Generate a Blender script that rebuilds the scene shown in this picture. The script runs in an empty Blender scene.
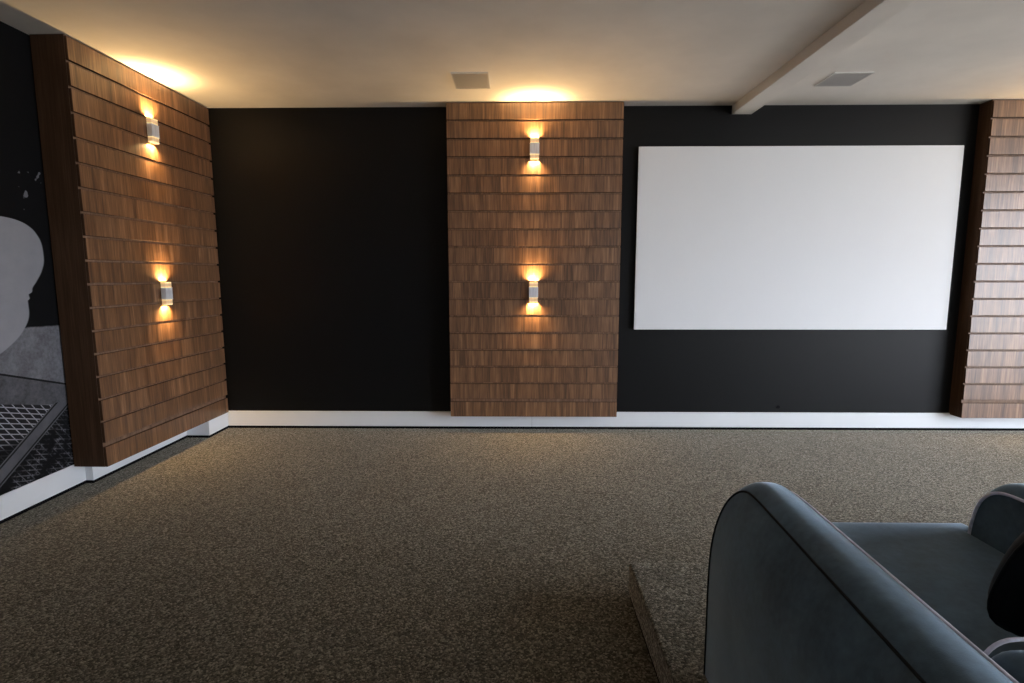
import bpy, bmesh, math, random
from mathutils import Vector, Matrix
random.seed(7)
PI = math.pi
sc = bpy.context.scene
COL = sc.collection

# ------------------------------------------------------------------ dimensions (metres)
H = 2.70            # ceiling height
D = 4.5924          # back wall plane (camera stands at x = y = 0)
BB = 0.1529         # top of the baseboards
XW = -2.8180        # left wall plane
XR = 6.90           # right wall plane
YR = -3.00          # rear wall plane
PD = 0.1378         # depth of the panels on the back wall
XP = -2.5822        # front plane of the panel on the left wall
YN = 3.2125         # its near end

# ------------------------------------------------------------------ mesh helpers
def link(name, me, mat=None, parent=None, smooth=False):
    o = bpy.data.objects.new(name, me)
    COL.objects.link(o)
    if mat is not None:
        for m in (mat if isinstance(mat, (list, tuple)) else [mat]):
            me.materials.append(m)
    if parent is not None:
        o.parent = parent
    if smooth:
        for p in me.polygons:
            p.use_smooth = True
    return o

def obj(name, bm, mat=None, parent=None, smooth=False):
    bmesh.ops.recalc_face_normals(bm, faces=bm.faces[:])
    me = bpy.data.meshes.new(name)
    bm.to_mesh(me); bm.free()
    return link(name, me, mat, parent, smooth)

def box(bm, lo, hi):
    vs = [bm.verts.new((x, y, z)) for x in (lo[0], hi[0]) for y in (lo[1], hi[1]) for z in (lo[2], hi[2])]
    for f in ((0,1,3,2),(4,6,7,5),(0,4,5,1),(2,3,7,6),(0,2,6,4),(1,5,7,3)):
        bm.faces.new([vs[i] for i in f])
    return vs

def bevel(bm, w, seg=2):
    es = [e for e in bm.edges if len(e.link_faces) == 2 and e.calc_face_angle(0) > 0.5]
    bmesh.ops.bevel(bm, geom=es, offset=w, segments=seg, profile=0.5, affect='EDGES', clamp_overlap=True)

def box_obj(name, lo, hi, mat, parent=None, bev=0.0, seg=2):
    bm = bmesh.new(); box(bm, lo, hi)
    bmesh.ops.recalc_face_normals(bm, faces=bm.faces[:])
    if bev: bevel(bm, bev, seg)
    return obj(name, bm, mat, parent, smooth=False)

def tube(bm, pts, r, n=8, closed=False):
    pts = [Vector(p) for p in pts]
    rings = []
    N = len(pts)
    up = Vector((0, 0, 1))
    prev = None
    for i, p in enumerate(pts):
        a = pts[(i - 1) % N] if (closed or i > 0) else p
        b = pts[(i + 1) % N] if (closed or i < N - 1) else p
        t = (b - a).normalized()
        if prev is None:
            ref = Vector((1, 0, 0)) if abs(t.x) < 0.9 else up
            u = (ref - t * ref.dot(t)).normalized()
        else:
            u = (prev - t * prev.dot(t)).normalized()
        prev = u
        v = t.cross(u)
        rings.append([bm.verts.new(p + (u * math.cos(2*PI*k/n) + v * math.sin(2*PI*k/n)) * r) for k in range(n)])
    M = N if closed else N - 1
    for i in range(M):
        A, B = rings[i], rings[(i + 1) % N]
        for k in range(n):
            bm.faces.new((A[k], A[(k+1) % n], B[(k+1) % n], B[k]))
    if not closed:
        bm.faces.new(rings[0]); bm.faces.new(rings[-1][::-1])

def thing(name, label, cat, loc, group=None):
    o = bpy.data.objects.new(name, None); COL.objects.link(o)
    o.location = loc; o.empty_display_size = 0.1
    tag(o, label, cat, group)
    return o

def tag(o, label, cat, group=None):
    o['label'] = label; o['category'] = cat
    if group: o['group'] = group
    return o

def struct(o, label=None, cat=None):
    o['kind'] = 'structure'
    if label: o['label'] = label
    if cat: o['category'] = cat
    return o

# ------------------------------------------------------------------ node helpers
class G:
    """small wrapper so that shader maths reads like maths"""
    def __init__(self, nt, s): self.nt, self.s = nt, s
    def _m(self, op, *args, clamp=False):
        n = self.nt.nodes.new('ShaderNodeMath'); n.operation = op; n.use_clamp = clamp
        for i, a in enumerate(args):
            if isinstance(a, G): self.nt.links.new(a.s, n.inputs[i])
            else: n.inputs[i].default_value = a
        return G(self.nt, n.outputs[0])
    def __add__(s, o): return s._m('ADD', s, o)
    def __radd__(s, o): return s._m('ADD', o, s)
    def __sub__(s, o): return s._m('SUBTRACT', s, o)
    def __rsub__(s, o): return s._m('SUBTRACT', o, s)
    def __mul__(s, o): return s._m('MULTIPLY', s, o)
    __rmul__ = __mul__
    def __truediv__(s, o): return s._m('DIVIDE', s, o)
    def lt(s, o): return s._m('LESS_THAN', s, o)
    def gt(s, o): return s._m('GREATER_THAN', s, o)
    def frac(s): return s._m('FRACT', s)
    def abs(s): return s._m('ABSOLUTE', s)
    def step(s, a, b):
        n = s.nt.nodes.new('ShaderNodeMapRange'); n.interpolation_type = 'SMOOTHSTEP'
        s.nt.links.new(s.s, n.inputs[0]); n.inputs[1].default_value = a; n.inputs[2].default_value = b
        return G(s.nt, n.outputs[0])
    def mix(s, a, b):            # s = factor
        return a + (b - a) * s if isinstance(a, G) or isinstance(b, G) else s * (b - a) + a

def new_mat(name):
    m = bpy.data.materials.new(name); m.use_nodes = True
    nt = m.node_tree; nt.nodes.clear()
    out = nt.nodes.new('ShaderNodeOutputMaterial')
    b = nt.nodes.new('ShaderNodeBsdfPrincipled')
    nt.links.new(b.outputs[0], out.inputs[0])
    return m, nt, b

def coords(nt, scale=(1, 1, 1), kind='Object', offset=None):
    t = nt.nodes.new('ShaderNodeTexCoord')
    mp = nt.nodes.new('ShaderNodeMapping'); mp.inputs['Scale'].default_value = scale
    nt.links.new(t.outputs[kind], mp.inputs[0])
    if offset is not None: nt.links.new(offset, mp.inputs['Location'])
    return mp.outputs[0]

def noise(nt, vec, scale, detail=3, rough=0.55):
    n = nt.nodes.new('ShaderNodeTexNoise')
    n.inputs['Scale'].default_value = scale; n.inputs['Detail'].default_value = detail
    n.inputs['Roughness'].default_value = rough
    nt.links.new(vec, n.inputs['Vector'])
    return n.outputs[0]

def ramp(nt, fac, stops):
    r = nt.nodes.new('ShaderNodeValToRGB')
    el = r.color_ramp.elements
    while len(el) < len(stops): el.new(0.5)
    for e, (p, c) in zip(el, stops):
        e.position = p; e.color = (*c, 1)
    nt.links.new(fac, r.inputs[0])
    return r.outputs[0]

def bump(nt, b, h, strength, dist):
    n = nt.nodes.new('ShaderNodeBump'); n.inputs['Strength'].default_value = strength
    n.inputs['Distance'].default_value = dist
    nt.links.new(h, n.inputs['Height']); nt.links.new(n.outputs[0], b.inputs['Normal'])

def paint(name, col, rough=0.6, spec=0.3, var=0.06, grain=0.15):
    m, nt, b = new_mat(name)
    v = coords(nt)
    n = noise(nt, v, 2.3, 4)
    lo = tuple(c * (1 - var) for c in col); hi = tuple(min(1, c * (1 + var)) for c in col)
    nt.links.new(ramp(nt, n, [(0.3, lo), (0.7, hi)]), b.inputs['Base Color'])
    b.inputs['Roughness'].default_value = rough
    b.inputs['Specular IOR Level'].default_value = spec
    if grain: bump(nt, b, noise(nt, v, 180, 2), grain, 0.001)
    return m

# ------------------------------------------------------------------ materials
M = {}
M['ceiling'] = paint('ceiling_paint', (0.82, 0.78, 0.73), 0.8, 0.2)
M['black'] = paint('black_wall_paint', (0.0040, 0.0041, 0.0045), 0.50, 0.20, 0.10)
M['wall'] = paint('pale_wall_paint', (0.42, 0.41, 0.40), 0.8, 0.2)
M['rear'] = paint('rear_wall_paint', (0.42, 0.42, 0.42), 0.8, 0.2)
M['white'] = paint('white_gloss_paint', (0.80, 0.82, 0.84), 0.35, 0.5, 0.02, 0.03)
M['gap'] = paint('shadow_gap', (0.006, 0.006, 0.007), 0.9, 0.05, 0.02, 0)
M['screen'] = paint('screen_cloth', (0.80, 0.81, 0.83), 0.75, 0.2, 0.008, 0.04)
M['frame_black'] = paint('black_frame', (0.02, 0.02, 0.02), 0.5, 0.4, 0.05, 0)
M['grey_plastic'] = paint('grille_plastic', (0.42, 0.40, 0.39), 0.6, 0.3, 0.03, 0)

def carpet():
    m, nt, b = new_mat('loop_carpet')
    v = coords(nt)
    fl = nt.nodes.new('ShaderNodeTexVoronoi'); fl.inputs['Scale'].default_value = 150
    nt.links.new(v, fl.inputs['Vector'])
    sep = nt.nodes.new('ShaderNodeSeparateColor'); nt.links.new(fl.outputs['Color'], sep.inputs[0])
    big = G(nt, noise(nt, v, 55, 2)); r = G(nt, sep.outputs[0])
    soft = G(nt, noise(nt, v, 1.3, 3))
    f = r * 0.62 + big * 0.5 + soft * 0.12 - 0.12
    c = ramp(nt, f.s, [(0.10, (0.029, 0.026, 0.018)), (0.40, (0.068, 0.061, 0.045)), (0.62, (0.118, 0.106, 0.079)), (0.90, (0.275, 0.25, 0.195))])
    nt.links.new(c, b.inputs['Base Color'])
    b.inputs['Roughness'].default_value = 0.95; b.inputs['Specular IOR Level'].default_value = 0.1
    nt.links.new((f.step(0.08, 0.95) * 0.42 + 0.36).s, b.inputs['Sheen Weight'])
    b.inputs['Sheen Roughness'].default_value = 0.30
    nt.links.new(ramp(nt, f.s, [(0.2, (0.66, 0.60, 0.49)), (0.75, (1.0, 0.93, 0.80))]), b.inputs['Sheen Tint'])
    h = G(nt, fl.outputs['Distance'])
    bump(nt, b, (h * -1.0 + r * 0.3).s, 0.45, 0.004)
    return m
M['carpet'] = carpet()

def wood(name, stops, gl=1.0, rough=0.42, axis='x', spec=0.35):
    """walnut veneer with upright grain; every board gets its own cut of the figure"""
    m, nt, b = new_mat(name)
    oi = nt.nodes.new('ShaderNodeObjectInfo')
    mul = nt.nodes.new('ShaderNodeVectorMath'); mul.operation = 'SCALE'; mul.inputs[3].default_value = 37.0
    cmb = nt.nodes.new('ShaderNodeCombineXYZ')
    for i in range(3): nt.links.new(oi.outputs['Random'], cmb.inputs[i])
    nt.links.new(cmb.outputs[0], mul.inputs[0])
    v = coords(nt, (1, 1, 1))
    add = nt.nodes.new('ShaderNodeVectorMath'); add.operation = 'ADD'
    nt.links.new(v, add.inputs[0]); nt.links.new(mul.outputs[0], add.inputs[1])
    def mp(s):
        n = nt.nodes.new('ShaderNodeMapping'); n.inputs['Scale'].default_value = s
        nt.links.new(add.outputs[0], n.inputs[0]); return n.outputs[0]
    fine = G(nt, noise(nt, mp((1, 1, 0.035)), 130, 3, 0.6))
    mid = G(nt, noise(nt, mp((1, 1, 0.05)), 34, 2, 0.5))
    # staves a few centimetres wide, each of its own tone
    sv = nt.nodes.new('ShaderNodeSeparateXYZ'); nt.links.new(add.outputs[0], sv.inputs[0])
    st = (G(nt, sv.outputs[0]) + G(nt, sv.outputs[1])) * 24.0
    wn = nt.nodes.new('ShaderNodeTexWhiteNoise'); wn.noise_dimensions = '1D'
    nt.links.new(st._m('FLOOR', st + mid * 1.1).s, wn.inputs['W'])
    tone = G(nt, wn.outputs['Value'])
    f = fine * 0.62 + mid * 0.40 + tone * 0.12 - 0.07
    nt.links.new(ramp(nt, f.s, stops), b.inputs['Base Color'])
    b.inputs['Roughness'].default_value = rough
    b.inputs['Specular IOR Level'].default_value = spec
    bump(nt, b, fine.s, 0.15, 0.0015)
    return m
M['walnut'] = wood('walnut_boards', [(0.26, (0.040, 0.017, 0.007)), (0.42, (0.108, 0.049, 0.021)), (0.56, (0.200, 0.097, 0.044)), (0.74, (0.37, 0.205, 0.108))], rough=0.40, spec=0.85)
M['walnut_side'] = wood('walnut_carcass', [(0.2, (0.036, 0.018, 0.009)), (0.5, (0.066, 0.034, 0.018)), (0.85, (0.115, 0.062, 0.034))], rough=0.75, spec=0.12)
M['walnut_groove'] = wood('walnut_groove', [(0.2, (0.09, 0.05, 0.03)), (0.5, (0.19, 0.115, 0.075)), (0.85, (0.33, 0.21, 0.145))], rough=0.6)

def velvet(name, base, sheen, sheen_col, rough=0.75):
    m, nt, b = new_mat(name)
    v = coords(nt)
    n = G(nt, noise(nt, v, 5.5, 4, 0.6)) * 0.7 + G(nt, noise(nt, v, 60, 2)) * 0.3
    lo = tuple(c * 0.6 for c in base); hi = tuple(c * 1.5 for c in base)
    nt.links.new(ramp(nt, n.s, [(0.32, lo), (0.68, hi)]), b.inputs['Base Color'])
    b.inputs['Roughness'].default_value = rough
    b.inputs['Specular IOR Level'].default_value = 0.15
    b.inputs['Sheen Weight'].default_value = sheen
    b.inputs['Sheen Roughness'].default_value = 0.36
    b.inputs['Sheen Tint'].default_value = (*sheen_col, 1)
    bump(nt, b, noise(nt, v, 420, 2), 0.25, 0.001)
    return m
M['velvet'] = velvet('blue_grey_velvet', (0.055, 0.089, 0.120), 1.0, (0.66, 0.84, 1.0))
M['velvet_dark'] = velvet('black_velvet', (0.006, 0.007, 0.008), 0.10, (0.6, 0.7, 0.8))
M['piping'] = velvet('piping_cord', (0.62, 0.62, 0.74), 0.5, (0.8, 0.8, 0.95), 0.6)
M['foot'] = paint('foot_wood', (0.03, 0.018, 0.012), 0.4, 0.4, 0.1, 0)

def metal():
    m, nt, b = new_mat('brushed_aluminium')
    n = noise(nt, coords(nt, (1, 1, 0.05)), 300, 2)
    nt.links.new(ramp(nt, n, [(0.3, (0.62, 0.63, 0.66)), (0.7, (0.80, 0.81, 0.84))]), b.inputs['Base Color'])
    b.inputs['Metallic'].default_value = 0.15; b.inputs['Roughness'].default_value = 0.4
    return m
M['metal'] = metal()

def lit_glass():
    m, nt, b = new_mat('lit_glass_block')
    b.inputs['Base Color'].default_value = (0.45, 0.35, 0.22, 1)
    b.inputs['Roughness'].default_value = 0.15
    n = noise(nt, coords(nt), 60, 2)
    nt.links.new(ramp(nt, n, [(0.35, (1.0, 0.55, 0.20)), (0.65, (1.0, 0.76, 0.42))]), b.inputs['Emission Color'])
    t = nt.nodes.new('ShaderNodeTexCoord'); q = nt.nodes.new('ShaderNodeSeparateXYZ'); nt.links.new(t.outputs['Object'], q.inputs[0])
    e = (G(nt, q.outputs[2]).abs() - 0.061).abs().step(0.008, 0.019)      # the ends of the block glow, its heart stays amber
    nt.links.new((e * 1.0 + 0.42).s, b.inputs['Emission Strength'])
    return m
M['glass'] = lit_glass()

def mural_mat():
    """black-and-white print: a pale rounded cloth shape over paving and a street grating (object y, z in metres)"""
    m, nt, b = new_mat('monochrome_print')
    t = nt.nodes.new('ShaderNodeTexCoord')
    s = nt.nodes.new('ShaderNodeSeparateXYZ'); nt.links.new(t.outputs['Object'], s.inputs[0])
    y, z = G(nt, s.outputs[1]), G(nt, s.outputs[2])
    n1 = G(nt, noise(nt, t.outputs['Object'], 9, 5, 0.65)); n2 = G(nt, noise(nt, t.outputs['Object'], 60, 3, 0.6)); n3 = G(nt, noise(nt, t.outputs['Object'], 17, 2, 0.5))
    # right-hand outline of the pale shape, as y over z
    fc = nt.nodes.new('ShaderNodeFloatCurve'); cv = fc.mapping.curves[0]
    prof = [(0.80, 2.30), (0.90, 2.80), (0.95, 2.90), (1.04, 3.000), (1.14, 3.037), (1.19, 3.036), (1.205, 3.050), (1.225, 3.046), (1.24, 3.068),
            (1.262, 3.074), (1.30, 3.105), (1.367, 3.150), (1.44, 3.170), (1.512, 3.166), (1.57, 3.140), (1.61, 3.10), (1.64, 3.03), (1.655, 2.90), (1.665, 2.40)]
    pts = [((zz - 0.8) / 0.9, (yy - 2.0) / 1.5) for zz, yy in prof]
    cv.points[0].location = pts[0]; cv.points[1].location = pts[-1]
    for p in pts[1:-1]: cv.points.new(*p)
    for p in cv.points: p.handle_type = 'AUTO_CLAMPED'
    fc.mapping.update()
    nt.links.new(((z - 0.8) / 0.9).s, fc.inputs['Value'])
    yb = G(nt, fc.outputs[0]) * 1.5 + 2.0
    inside = (yb - y).step(-0.004, 0.006) * z.lt(1.664) * z.gt(0.80)
    cloth = n1 * 0.08 + 0.22
    # ground
    gline = 1.045 - (y - 3.0) * 0.03 + (n1 - 0.5) * 0.02
    ground = (gline - z).step(0.0, 0.012)
    pave = n1 * 0.20 + n2 * 0.14 - 0.03
    joint = (z - (0.809 - (y - 2.81) * 0.333)).abs().lt(0.006)
    lower = (0.809 - (y - 2.81) * 0.333 - z).step(0.0, 0.01)
    pave = lower.mix(pave, pave * 0.62)
    pave = joint.mix(pave, 0.012)
    # grating
    gtop = (0.650 - (y - 2.79) * 0.25 - z).step(0.0, 0.008)
    a = ((z + y * 0.30) * 33.0).frac(); a = (a - 0.5).abs().lt(0.10)
    c = ((y + z * 0.70) * 21.0).frac(); c = (c - 0.5).abs().lt(0.07)
    fade = (z - (0.40 + (y - 2.8) * 0.05)).step(-0.02, 0.05)
    bars = (a + c)._m('MINIMUM', a + c, 1.0)
    grate = bars * (fade * 0.26 + 0.015) + 0.008 + n2 * 0.02 * fade
    g = gtop.mix(pave, grate)
    # kerb bars running diagonally over the grating
    dl = (z - 0.20) - (y - 2.72) * 0.69
    kerb = (dl - 0.03).abs().lt(0.055)
    low = (dl + 0.025).lt(0.0)
    rub = n2.step(0.50, 0.70) * n1.step(0.45, 0.6) * 0.10 + bars * n1.step(0.4, 0.6) * 0.09 + 0.008
    kedge = ((dl - 0.03).abs() - 0.040).abs().lt(0.006)
    kcol = kedge.mix(n1 * 0.10 + 0.045, 0.015)
    g = (low * gtop).mix(g, rub)
    g = (kerb * z.lt(0.57)).mix(g, kcol)
    fleck = n3.step(0.645, 0.68) * z.gt(1.70) * z.lt(1.95) * y.gt(2.98) * 0.16
    val = 0.007 + fleck
    val = ground.mix(val, g)
    val = inside.mix(val, cloth)
    cmb = nt.nodes.new('ShaderNodeCombineColor')
    nt.links.new(val.s, cmb.inputs[0]); nt.links.new(val.s, cmb.inputs[1]); nt.links.new((val * 1.10).s, cmb.inputs[2])
    nt.links.new(cmb.outputs[0], b.inputs['Base Color'])
    b.inputs['Roughness'].default_value = 0.6; b.inputs['Specular IOR Level'].default_value = 0.06
    return m
M['mural'] = mural_mat()

# ------------------------------------------------------------------ the room
T = 0.15
struct(box_obj('floor', (XW - T, YR - T, -0.10), (XR + T, D + T, 0.0), M['carpet']))
struct(box_obj('ceiling', (XW - T, YR - T, H), (XR + T, D + T, H + 0.12), M['ceiling']))
struct(box_obj('wall_back', (XW - T, D, 0.0), (XR + T, D + T, H), M['black']))
struct(box_obj('wall_left', (XW - T, YR, 0.0), (XW, D, H), M['wall']))
struct(box_obj('wall_rear', (XW - T, YR - T, 0.0), (XR + T, YR, H), M['rear']))
# right wall with one wide glazed opening that lets the daylight in
WY0, WY1, WZ0, WZ1 = -2.5, 2.70, 0.15, 2.55
bm = bmesh.new()
box(bm, (XR, YR, 0), (XR + T, WY0, H)); box(bm, (XR, WY1, 0), (XR + T, D, H))
box(bm, (XR, WY0, 0), (XR + T, WY1, WZ0)); box(bm, (XR, WY0, WZ1), (XR + T, WY1, H))
struct(obj('wall_right', bm, M['wall']))
bm = bmesh.new()
f = 0.05
box(bm, (XR + .04, WY0, WZ0), (XR + .1, WY0 + f, WZ1)); box(bm, (XR + .04, WY1 - f, WZ0), (XR + .1, WY1, WZ1))
box(bm, (XR + .04, WY0 + f, WZ0), (XR + .1, WY1 - f, WZ0 + f)); box(bm, (XR + .04, WY0 + f, WZ1 - f), (XR + .1, WY1 - f, WZ1))
ym = (WY0 + WY1) / 2
box(bm, (XR + .04, ym - f / 2, WZ0 + f), (XR + .1, ym + f / 2, WZ1 - f))
struct(obj('window_1', bm, M['white']))

# ceiling beam
bm = bmesh.new(); box(bm, (1.7183, YR, 2.6296), (1.8787, D, H))
for v in bm.verts:
    v.co.x += 0.0065 * (D - v.co.y)          # the beam runs very slightly askew
bmesh.ops.recalc_face_normals(bm, faces=bm.faces[:]); bevel(bm, 0.003, 1)
struct(obj('ceiling_beam', bm, M['ceiling']))

# baseboards; near-black strips paint in the shade of the gap under them
G0 = 0.021
bt = 0.015
bm = bmesh.new()
box(bm, (XW, D - bt, G0), (0.105, D, BB)); box(bm, (0.1065, D - bt, G0), (XR - bt, D, BB))     # a butt joint under the middle panel
bmesh.ops.recalc_face_normals(bm, faces=bm.faces[:]); bevel(bm, 0.002, 1)
struct(obj('baseboard_back', bm, M['white']))
struct(box_obj('gap_shade_1', (XW, D - bt + 0.004, 0), (XR - bt, D, G0), M['gap']))
X1, X2, YJ1, YJ2 = -2.7540, -2.5660, 3.3036, 4.2872
bm = bmesh.new()
def lprof(z0, z1, ins):
    xs = [XW + ins * 0, XW + bt - ins, X1 - ins, X2 - ins]
    pts = [(XW, YR), (xs[1], YR), (xs[1], YJ1 + ins), (xs[2], YJ1 + ins), (xs[2], YJ2 + ins), (xs[3], YJ2 + ins), (xs[3], D - bt), (XW, D - bt)]
    lo = [bm.verts.new((x, y, z0)) for x, y in pts]; hi = [bm.verts.new((x, y, z1)) for x, y in pts]
    bm.faces.new(lo[::-1]); bm.faces.new(hi)
    for i in range(len(pts)):
        j = (i + 1) % len(pts)
        bm.faces.new((lo[i], lo[j], hi[j], hi[i]))
lprof(G0, BB, 0.0)
struct(obj('baseboard_left', bm, M['white']))
bm = bmesh.new(); lprof(0, G0, 0.004); struct(obj('gap_shade_2', bm, M['gap']))
struct(box_obj('baseboard_right', (XR - bt, YR, G0), (XR, D, BB), M['white']))

# raised carpeted platform under the armchair
PZ = 0.152
bm = bmesh.new(); box(bm, (0.4535, -1.6, 0.020), (XR - 0.02, 2.11, PZ)); bmesh.ops.recalc_face_normals(bm, faces=bm.faces[:]); bevel(bm, 0.008, 2)
struct(obj('platform_floor', bm, M['carpet']))
struct(box_obj('gap_shade_3', (0.4595, -1.6, 0.0), (XR - 0.03, 2.104, 0.020), M['gap']))  # black strip painting in the shade below the platform edge

# large print on the left wall, standing on the baseboard
bm = bmesh.new(); box(bm, (0, -0.6, BB + 0.001), (0.010, YJ1 - 0.004, H - 0.001))
o = obj('wall_mural', bm, M['mural']); o.location = (XW + 0.0005, 0, 0)
tag(o, 'large black and white street photograph print covering the left wall above the white baseboard', 'mural')

# ------------------------------------------------------------------ walnut wall panels
NB = 18
TOPGAP = 0.012
PB = 0.1435                  # foot of the panels
PITCH = (H - TOPGAP - PB) / NB
GR = 0.014                   # height of the groove between boards
BT = 0.018                   # board thickness
def board_mesh(w):
    """one board lying in the local x-z plane, face towards -y; the foot stands slightly proud of the head"""
    bm = bmesh.new()
    h = PITCH - GR
    y0t, y0b = 0.0015, 0.0        # head and foot of the face
    vs = [(-w/2, y0b, 0), (w/2, y0b, 0), (w/2, y0t, h), (-w/2, y0t, h), (-w/2, BT, 0), (w/2, BT, 0), (w/2, BT, h), (-w/2, BT, h)]
    v = [bm.verts.new(p) for p in vs]
    for q in ((0,1,2,3),(5,4,7,6),(4,5,1,0),(3,2,6,7),(4,0,3,7),(1,5,6,2)): bm.faces.new([v[i] for i in q])
    bmesh.ops.recalc_face_normals(bm, faces=bm.faces[:])
    bevel(bm, 0.0015, 1)
    for fc in bm.faces:
        if abs(fc.normal.y) < 0.9: fc.material_index = 1  # edges take the darker walnut, which paints shade into the grooves
    me = bpy.data.meshes.new('board'); bm.to_mesh(me); bm.free()
    me.materials.append(M['walnut']); me.materials.append(M['walnut_side'])
    return me

def panel(label, loc, rz, w, depth):
    """origin at the middle of the front plane on the floor; the panel reaches `depth` behind it"""
    t = thing('wall_panel', label, 'wall panel', loc, 'walnut board wall panels')
    t.rotation_euler = (0, 0, rz)
    bm = bmesh.new()
    box(bm, (-w/2, BT, PB), (w/2, depth - 0.001, H - 0.001))
    bmesh.ops.recalc_face_normals(bm, faces=bm.faces[:])
    for fc in bm.faces:
        if fc.normal.y < -0.5: fc.material_index = 1
    obj('carcass', bm, [M['walnut_side'], M['walnut_groove']], t)
    me = board_mesh(w)
    for k in range(NB):
        o = bpy.data.objects.new('board', me); COL.objects.link(o)
        o.parent = t
        o.location = (0, 0, H - TOPGAP - (k + 1) * PITCH + GR - GR * (1 if k == NB - 1 else 0))
    return t
XC = ((-0.5866 + 0.8195) / 2)
panel('walnut board wall panel between the bare black wall and the projection screen', (XC, D - PD, 0), 0, 0.8195 + 0.5866, PD)
panel('walnut board wall panel on the left wall beside the black and white print', (XP + 0.013, (YN + D) / 2 - 0.006, 0), PI / 2 - 0.019, D - YN - 0.016, XP - XW - 0.020)
panel('walnut board wall panel to the right of the projection screen, cut by the picture edge', (3.7014 + 0.703, D - PD, 0), 0, 1.406, PD)

# ------------------------------------------------------------------ sconces
WARM = (1.0, 0.64, 0.27)
SW, SDp = 0.074, 0.042
def lamp_area(name, parent, loc, up, power, sx, sy, spread):
    ld = bpy.data.lights.new(name, 'AREA'); ld.shape = 'RECTANGLE'; ld.size = sx; ld.size_y = sy
    ld.energy = power; ld.color = WARM; ld.spread = spread
    lo = bpy.data.objects.new(name, ld); COL.objects.link(lo)
    lo.parent = parent; lo.location = loc
    lo.rotation_euler = (PI, 0, 0) if up else (0, 0, 0)
    return lo
def sconce(label, loc, rz, lit=True):
    """local: wall face at y = 0, lamp stands towards -y; z = 0 at mid height"""
    t = thing('wall_sconce', label, 'wall lamp', loc, 'up-and-down wall sconces on the walnut panels')
    t.rotation_euler = (0, 0, rz)
    bm = bmesh.new(); box(bm, (-SW/2, -SDp, -0.040), (SW/2, -0.006, 0.040)); bmesh.ops.recalc_face_normals(bm, faces=bm.faces[:]); bevel(bm, 0.003, 2)
    obj('housing', bm, M['metal'], t)
    box_obj('mounting_plate', (-SW/2 + .008, -0.006, -0.034), (SW/2 - .008, 0.0, 0.034), M['metal'], t)
    for s in (1, -1):
        z0, z1 = sorted((s * 0.0405, s * 0.082))
        bm = bmesh.new(); box(bm, (-SW/2 + .002, -SDp + .003, z0), (SW/2 - .002, -0.004, z1)); bmesh.ops.recalc_face_normals(bm, faces=bm.faces[:]); bevel(bm, 0.004, 2)
        g = obj('glass_block', bm, M['glass'], t)
        # thin polished rim between glass and housing
        box_obj('rim', (-SW/2 - .001, -SDp - .001, s * 0.0405 - .0018), (SW/2 + .001, -0.008, s * 0.0405 + .0018), M['metal'], t)
        if lit:
            lamp_area('bulb', t, (0, -0.008, s * 0.0835), s > 0, P_NEAR, 0.072, 0.009, math.radians(104))
            lamp_area('bulb', t, (0, -0.034, s * 0.0835), s > 0, P_UP if s > 0 else P_DOWN, 0.060, 0.014, math.radians(150))
    return t
P_NEAR, P_UP, P_DOWN = 4.0, 2.4, 1.3
yc = D - PD
sconce('upper wall sconce on the walnut panel left of the projection screen', (0.115, yc, 2.331), 0)
sconce('lower wall sconce on the walnut panel left of the projection screen', (0.111, yc, 1.196), 0)
sconce('upper wall sconce on the walnut panel of the left wall', (XP + 0.0125, 3.85, 2.329), PI / 2 - 0.019)
sconce('lower wall sconce on the walnut panel of the left wall', (XP + 0.0127, 3.86, 1.205), PI / 2 - 0.019)
sconce('upper wall sconce on the walnut panel right of the projection screen', (4.404, yc, 2.331), 0)
sconce('lower wall sconce on the walnut panel right of the projection screen', (4.404, yc, 1.196), 0)

# ------------------------------------------------------------------ projection screen
t = thing('projection_screen', 'wide white fixed projection screen hanging on the black back wall', 'screen', (2.2745, D, 0.8767))
sw, sh = 3.5840 - 0.9650, 2.3730 - 0.8767
box_obj('backing_frame', (-sw/2 + .01, -0.030, 0.008), (sw/2 - .01, -0.001, sh - .008), M['frame_black'], t)
bm = bmesh.new(); box(bm, (-sw/2, -0.040, 0), (sw/2, -0.030, sh)); bmesh.ops.recalc_face_normals(bm, faces=bm.faces[:]); bevel(bm, 0.005, 2)
obj('screen_cloth', bm, M['screen'], t)

# cable hole under the screen
bm = bmesh.new()
tube(bm, [(0.013 * math.cos(a), 0, 0.013 * math.sin(a)) for a in [2*PI*k/16 for k in range(16)]], 0.003, 6, True)
o = obj('cable_outlet', bm, M['gap']); o.location = (2.237, D - 0.003, 0.200)
bm = bmesh.new(); vs = [bm.verts.new((0.012*math.cos(2*PI*k/16), 0.001, 0.012*math.sin(2*PI*k/16))) for k in range(16)]; bm.faces.new(vs)
obj('hole', bm, M['gap'], o)
tag(o, 'tiny black cable outlet in the black wall just above the baseboard below the screen', 'cable outlet')

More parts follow.
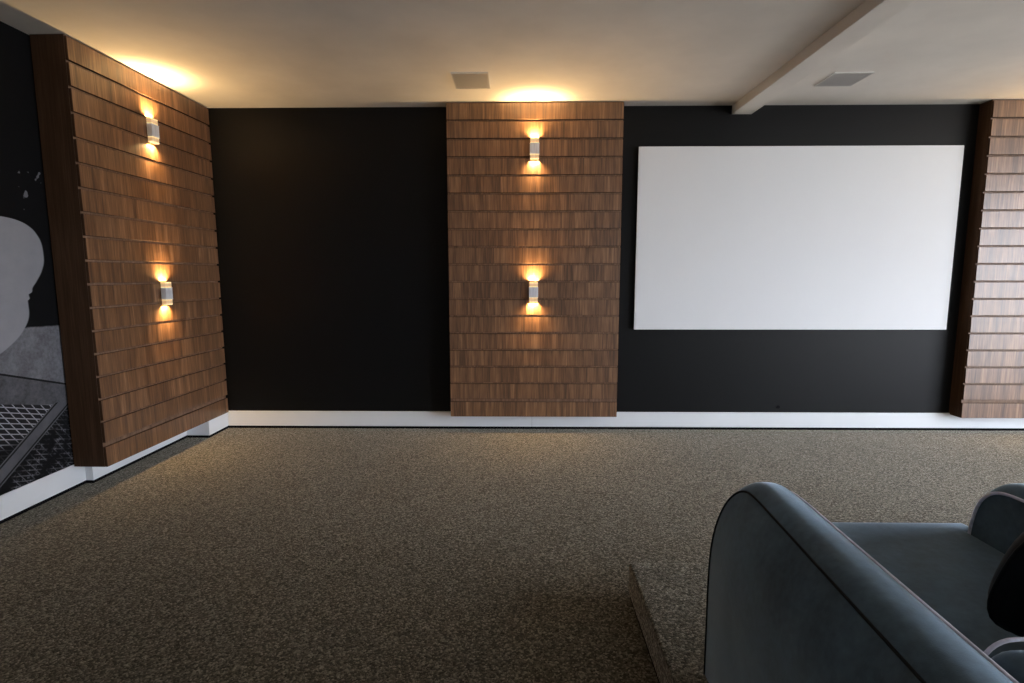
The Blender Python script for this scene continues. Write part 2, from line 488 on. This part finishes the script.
# ------------------------------------------------------------------ ceiling speakers
def speaker(label, x0, x1, y0, y1):
    t = thing('ceiling_speaker', label, 'speaker', ((x0 + x1)/2, (y0 + y1)/2, H), 'square ceiling speakers')
    w, d = (x1 - x0)/2, (y1 - y0)/2
    bm = bmesh.new(); e = 0.006
    for lo, hi in (((-w, -d), (w, -d + e)), ((-w, d - e), (w, d)), ((-w, -d + e), (-w + e, d - e)), ((w - e, -d + e), (w, d - e))):
        box(bm, (*lo, -0.008), (*hi, -0.0005))
    obj('frame', bm, M['white_frame'], t)
    bm = bmesh.new(); nx, ny = 30, 34
    def P(i, j): 
        u, v = i/nx*2 - 1, j/ny*2 - 1
        return ((w - e)*u, (d - e)*v, -0.0065 - 0.0012 * (1 - u**8) * (1 - v**8))
    V = [[bm.verts.new(P(i, j)) for j in range(ny + 1)] for i in range(nx + 1)]
    for i in range(nx):
        for j in range(ny): bm.faces.new((V[i][j], V[i+1][j], V[i+1][j+1], V[i][j+1]))
    obj('grille', bm, M['grille'], t)
M['white_frame'] = paint('speaker_frame', (0.62, 0.60, 0.57), 0.5, 0.3, 0.02, 0)
def grille():
    m, nt, b = new_mat('perforated_grille')
    v = coords(nt)
    vo = nt.nodes.new('ShaderNodeTexVoronoi'); vo.inputs['Scale'].default_value = 260; vo.inputs['Randomness'].default_value = 0.0
    nt.links.new(v, vo.inputs['Vector'])
    nt.links.new(ramp(nt, vo.outputs['Distance'], [(0.30, (0.16, 0.155, 0.15)), (0.42, (0.52, 0.50, 0.48))]), b.inputs['Base Color'])
    b.inputs['Roughness'].default_value = 0.6
    return m
M['grille'] = grille()
speaker('square white ceiling speaker above the walnut panel with two sconces', -0.472, -0.218, 3.838, 4.144)
speaker('square grey ceiling speaker above the projection screen, right of the beam', 2.132, 2.397, 3.872, 4.136)

# ------------------------------------------------------------------ armchair
CX = 0.995
chair = thing('armchair', 'dark blue-grey velvet armchair with rounded arms on the carpeted platform', 'armchair', (CX, 0.95, PZ))
def L(p): return (p[0] - CX, p[1] - 0.95, p[2] - PZ)

def resample(pts, n):
    """Catmull-Rom through pts, n points"""
    P = [Vector(p) for p in pts]; out = []
    m = len(P) - 1
    for i in range(n):
        s = i / (n - 1) * m; k = min(int(s), m - 1); u = s - k
        p0 = P[max(k-1, 0)]; p1 = P[k]; p2 = P[k+1]; p3 = P[min(k+2, m)]
        out.append(0.5*((2*p1) + (p2-p0)*u + (2*p0-5*p1+4*p2-p3)*u*u + (3*p1-p0-3*p2+p3)*u**3))
    return out

# side outline of an arm in (y, z), from the back foot over the top to the front foot
OUT = [(0.44, 0.17), (0.435, 0.35), (0.435, 0.52), (0.440, 0.66), (0.470, 0.745), (0.56, 0.764), (0.72, 0.766), (0.88, 0.767), (1.04, 0.768), (1.20, 0.769),
       (1.32, 0.769), (1.385, 0.762), (1.425, 0.735), (1.449, 0.685), (1.462, 0.60), (1.463, 0.46), (1.461, 0.30), (1.460, 0.17)]
def outer_x(z, y=1.4):
    s = max(0.0, min(1.0, (z - 0.40) / 0.37))
    return 0.545 + 0.061 * s ** 3.2 - 0.05 * max(0.0, 1.38 - y)
def inner_x(z, y=1.0): return 0.706 + 0.030 * (y - 1.0)
def arm(mirror):
    fx = (lambda x: 2 * CX - x) if mirror else (lambda x: x)
    O = resample([(0, a, b) for a, b in OUT], 90)
    N = len(O)
    # outward normals of the outline
    nor = []
    for i in range(N):
        tt = (O[min(i+1, N-1)] - O[max(i-1, 0)]).normalized()
        nor.append(Vector((0, -tt.z, tt.y)))
    cen = Vector((0, 0.92, 0.45))
    if nor[N//2].dot(O[N//2] - cen) < 0: nor = [-n for n in nor]
    bm = bmesh.new()
    K = 16
    band = []
    for i in range(N):
        row = []
        for k in range(K + 1):
            u = k / K
            x = outer_x(O[i].z, O[i].y) * (1 - u) + inner_x(O[i].z, O[i].y) * u
            c = 0.026 * (1 - abs(2*u - 1) ** 2.6) - 0.003 * u
            p = O[i] + nor[i] * c
            row.append(bm.verts.new(L((fx(x), p.y, max(p.z, 0.17)))))
        band.append(row)
    for i in range(N - 1):
        for k in range(K):
            bm.faces.new((band[i][k], band[i+1][k], band[i+1][k+1], band[i][k+1]))
    obj('arm_band', bm, M['velvet'], chair, True)
    for side in (0, 1):
        bm = bmesh.new(); R = 12; rings = []
        loop = [O[i] - nor[i] * (0.003 * side) for i in range(N)]
        foot_a, foot_b = loop[-1].copy(), loop[0].copy()
        loop += [foot_a.lerp(foot_b, k / 20) for k in range(1, 20)]      # along the bottom edge back to the start
        core = Vector((0, 0.95, 0.45)); m_ = len(loop)
        for r in range(R):
            q = r / R; row = []
            for i in range(m_):
                p = loop[i] * (1 - q) + core * q
                xb = outer_x(p.z, p.y) if side == 0 else inner_x(p.z, p.y)
                bul = 0.012 * math.sin(min(1, q * 3) * PI / 2)
                row.append(bm.verts.new(L((fx(xb + (-bul if side == 0 else 0.0)), p.y, p.z))))
            rings.append(row)
        xb = outer_x(core.z, core.y) - 0.012 if side == 0 else inner_x(core.z, core.y)
        cv_ = bm.verts.new(L((fx(xb), core.y, core.z)))
        for r in range(R - 1):
            for i in range(m_):
                k = (i + 1) % m_
                bm.faces.new((rings[r][i], rings[r][k], rings[r+1][k], rings[r+1][i]))
        for i in range(m_):
            bm.faces.new((rings[R-1][i], rings[R-1][(i + 1) % m_], cv_))
        bmesh.ops.remove_doubles(bm, verts=bm.verts[:], dist=1e-5)
        obj('arm_side', bm, M['velvet'], chair, True)
        bm = bmesh.new()
        tube(bm, [L((fx((outer_x(p.z, p.y) - 0.001) if side == 0 else inner_x(p.z, p.y) + 0.001), p.y - nor[k].y * 0.001 * side, p.z - nor[k].z * 0.001 * side)) for k, p in enumerate(O)], 0.0030 if side == 0 else 0.0042, 8)
        obj('piping', bm, M['velvet_dark'] if side == 0 else M['piping'], chair, True)  # outer cord is black, standing in for the shaded seam crease
arm(False); arm(True)

def cushion_mesh(lo, hi, r, crown=0.0, seg=5):
    bm = bmesh.new(); box(bm, lo, hi)
    bmesh.ops.recalc_face_normals(bm, faces=bm.faces[:])
    bevel(bm, r, seg)
    if crown:
        bmesh.ops.subdivide_edges(bm, edges=[e for e in bm.edges if e.calc_length() > 0.15], cuts=7, use_grid_fill=True)
        cx, cy = (lo[0]+hi[0])/2, (lo[1]+hi[1])/2; hx, hy = (hi[0]-lo[0])/2, (hi[1]-lo[1])/2
        for v in bm.verts:
            if v.co.z > (lo[2]+hi[2])/2:
                u, w = (v.co.x-cx)/hx, (v.co.y-cy)/hy
                v.co.z += crown * max(0, 1-u*u) * max(0, 1-w*w)
    return bm
def part_box(name, lo, hi, r, mat, crown=0, seg=5):
    return obj(name, cushion_mesh(L(lo), L(hi), r, crown, seg), mat, chair, True)
part_box('base', (0.59, 0.46, 0.175), (1.40, 1.44, 0.40), 0.012, M['velvet'], seg=3)
# seat cushion: its nose widens a little in front of the arms
bm = bmesh.new()
prof = [(0.712, 0.70), (1.278, 0.70), (1.278, 1.466), (1.312, 1.466), (1.312, 1.535), (0.678, 1.535), (0.678, 1.466), (0.712, 1.466)]
lo = [bm.verts.new(L((x, y, 0.405))) for x, y in prof]; hi = [bm.verts.new(L((x, y, 0.612))) for x, y in prof]
bm.faces.new(lo[::-1]); bm.faces.new(hi)
for i in range(8): bm.faces.new((lo[i], lo[(i+1) % 8], hi[(i+1) % 8], hi[i]))
bmesh.ops.recalc_face_normals(bm, faces=bm.faces[:]); bevel(bm, 0.024, 5)
bmesh.ops.triangulate(bm, faces=[f_ for f_ in bm.faces if len(f_.verts) > 4])
obj('seat_cushion', bm, M['velvet'], chair, True)
# backrest: fat rounded slab with two piped seams over its top
bx0, bx1 = 0.712, 1.278
part_box('backrest', (bx0, 0.46, 0.402), (bx1, 0.797, 0.770), 0.050, M['velvet_mid'] if 'velvet_mid' in M else M['velvet'], 0.012, 6)
for yy in (0.776, 0.672):
    r = 0.05
    pts = [(bx0 - .002, yy, 0.45), (bx0 - .002, yy, 0.704)]
    for k in range(1, 9):
        a = PI - k / 8 * PI / 2
        pts.append((bx0 + r + r * math.cos(a) - .001, yy, 0.725 + (r + 0.004) * math.sin(a)))
    for k in range(1, 12):
        u = -0.83 + k / 12 * 1.66
        pts.append((CX + u * (bx1 - bx0) / 2, yy, 0.777 + 0.008 * (1 - u*u)))
    pts += [(2*CX - p[0], p[1], p[2]) for p in pts[9::-1]]
    bm = bmesh.new(); tube(bm, [L(p) for p in pts], 0.0032, 8)
    obj('piping', bm, M['piping'], chair, True)
for x in (0.62, 1.40):
    for y in (0.54, 1.30):
        bm = bmesh.new()
        bmesh.ops.create_cone(bm, cap_ends=True, segments=20, radius1=0.018, radius2=0.028, depth=0.028, matrix=Matrix.Translation(L((x, y, PZ + 0.0145))))
        obj('foot', bm, M['foot'], chair, True)

# scatter cushion leaning on the backrest
bm = bmesh.new()
nu, nv = 48, 24
hw, hh, ht = 0.185, 0.160, 0.075
grid = []
for s in (1, -1):
    for j in range(nv + 1):
        pass
def pil(u, v, s):
    # square-ish plan with round corners, puffed thickness
    a = u * 2 * PI
    n = 2.9
    ca, sa = math.cos(a), math.sin(a)
    k = (abs(ca)**n + abs(sa)**n) ** (-1/n)
    x, z = hw * ca * k * v, hh * sa * k * v
    t_ = ht * (1 - v ** 2.4) ** 0.62
    return Vector((x, s * t_, z))
rings = {}
for s in (1, -1):
    for j in range(1, nv + 1):
        v = math.sin(j / nv * PI / 2)
        if s == -1 and j == nv: rings[(s, j)] = rings[(1, j)]; continue
        rings[(s, j)] = [bm.verts.new(pil(i / nu, v, s)) for i in range(nu)]
    c = bm.verts.new(pil(0, 0, s))
    for i in range(nu): bm.faces.new((c, rings[(s, 1)][i], rings[(s, 1)][(i+1) % nu]))
    for j in range(1, nv):
        A, B = rings[(s, j)], rings[(s, j+1)]
        for i in range(nu): bm.faces.new((A[i], B[i], B[(i+1) % nu], A[(i+1) % nu]))
cu = obj('scatter_cushion', bm, M['velvet_dark'], None, True)
cu.location = (1.055, 0.915, 0.793); cu.rotation_euler = (math.radians(20), 0, math.radians(-4))
tag(cu, 'black velvet scatter cushion leaning on the backrest of the velvet armchair', 'cushion')
bm = bmesh.new()
tube(bm, [pil(i / nu, 1.0, 1) for i in range(nu)], 0.004, 8, True)
obj('piping', bm, M['velvet_dark'], cu, True)

# ------------------------------------------------------------------ daylight
w = bpy.data.worlds.new('daylight'); sc.world = w; w.use_nodes = True
nt = w.node_tree; nt.nodes.clear()
out = nt.nodes.new('ShaderNodeOutputWorld'); bg = nt.nodes.new('ShaderNodeBackground')
tc = nt.nodes.new('ShaderNodeTexCoord'); sp = nt.nodes.new('ShaderNodeSeparateXYZ')
nt.links.new(tc.outputs['Generated'], sp.inputs[0])
sky = ramp(nt, G(nt, sp.outputs[2]).step(-0.12, 0.15).s, [(0.0, (0.42, 0.42, 0.42)), (1.0, (0.80, 0.87, 1.0))])
nt.links.new(sky, bg.inputs[0]); bg.inputs[1].default_value = 19.5
nt.links.new(bg.outputs[0], out.inputs[0])
pl = bpy.data.lights.new('window_portal', 'AREA'); pl.shape = 'RECTANGLE'; pl.size = WY1 - WY0; pl.size_y = WZ1 - WZ0
pl.cycles.is_portal = True
po = bpy.data.objects.new('window_portal', pl); COL.objects.link(po)
po.location = (XR + T + 0.01, (WY0 + WY1)/2, (WZ0 + WZ1)/2)
po.rotation_euler = Vector((-1, 0, 0)).to_track_quat('-Z', 'Z').to_euler()

# ------------------------------------------------------------------ camera
FPX, YAW, PIT, ROL = 538.25, -0.0147, -0.1228, -0.0006
cam = bpy.data.cameras.new('camera'); co = bpy.data.objects.new('camera', cam); COL.objects.link(co)
cam.sensor_fit = 'HORIZONTAL'; cam.sensor_width = 36.0; cam.lens = FPX / 1024 * 36.0
cam.clip_start = 0.02
fw = Vector((math.sin(YAW) * math.cos(PIT), math.cos(YAW) * math.cos(PIT), math.sin(PIT)))
rt = Vector((math.cos(YAW), -math.sin(YAW), 0)); up = rt.cross(fw)
cr, sr = math.cos(ROL), math.sin(ROL)
r2 = rt * cr + up * sr; u2 = up * cr - rt * sr
mw = Matrix((r2, u2, -fw)).transposed().to_4x4(); mw.translation = Vector((0, 0, 1.3355))
co.matrix_world = mw
sc.camera = co

sc.view_settings.view_transform = 'Standard'; sc.view_settings.look = 'None'
sc.view_settings.exposure = 0.0; sc.view_settings.gamma = 1.0; sc.view_settings.use_curve_mapping = False
sc.cycles.use_denoising = True
sc.cycles.max_bounces = 10; sc.cycles.diffuse_bounces = 6
sc.cycles.sample_clamp_indirect = 6.0
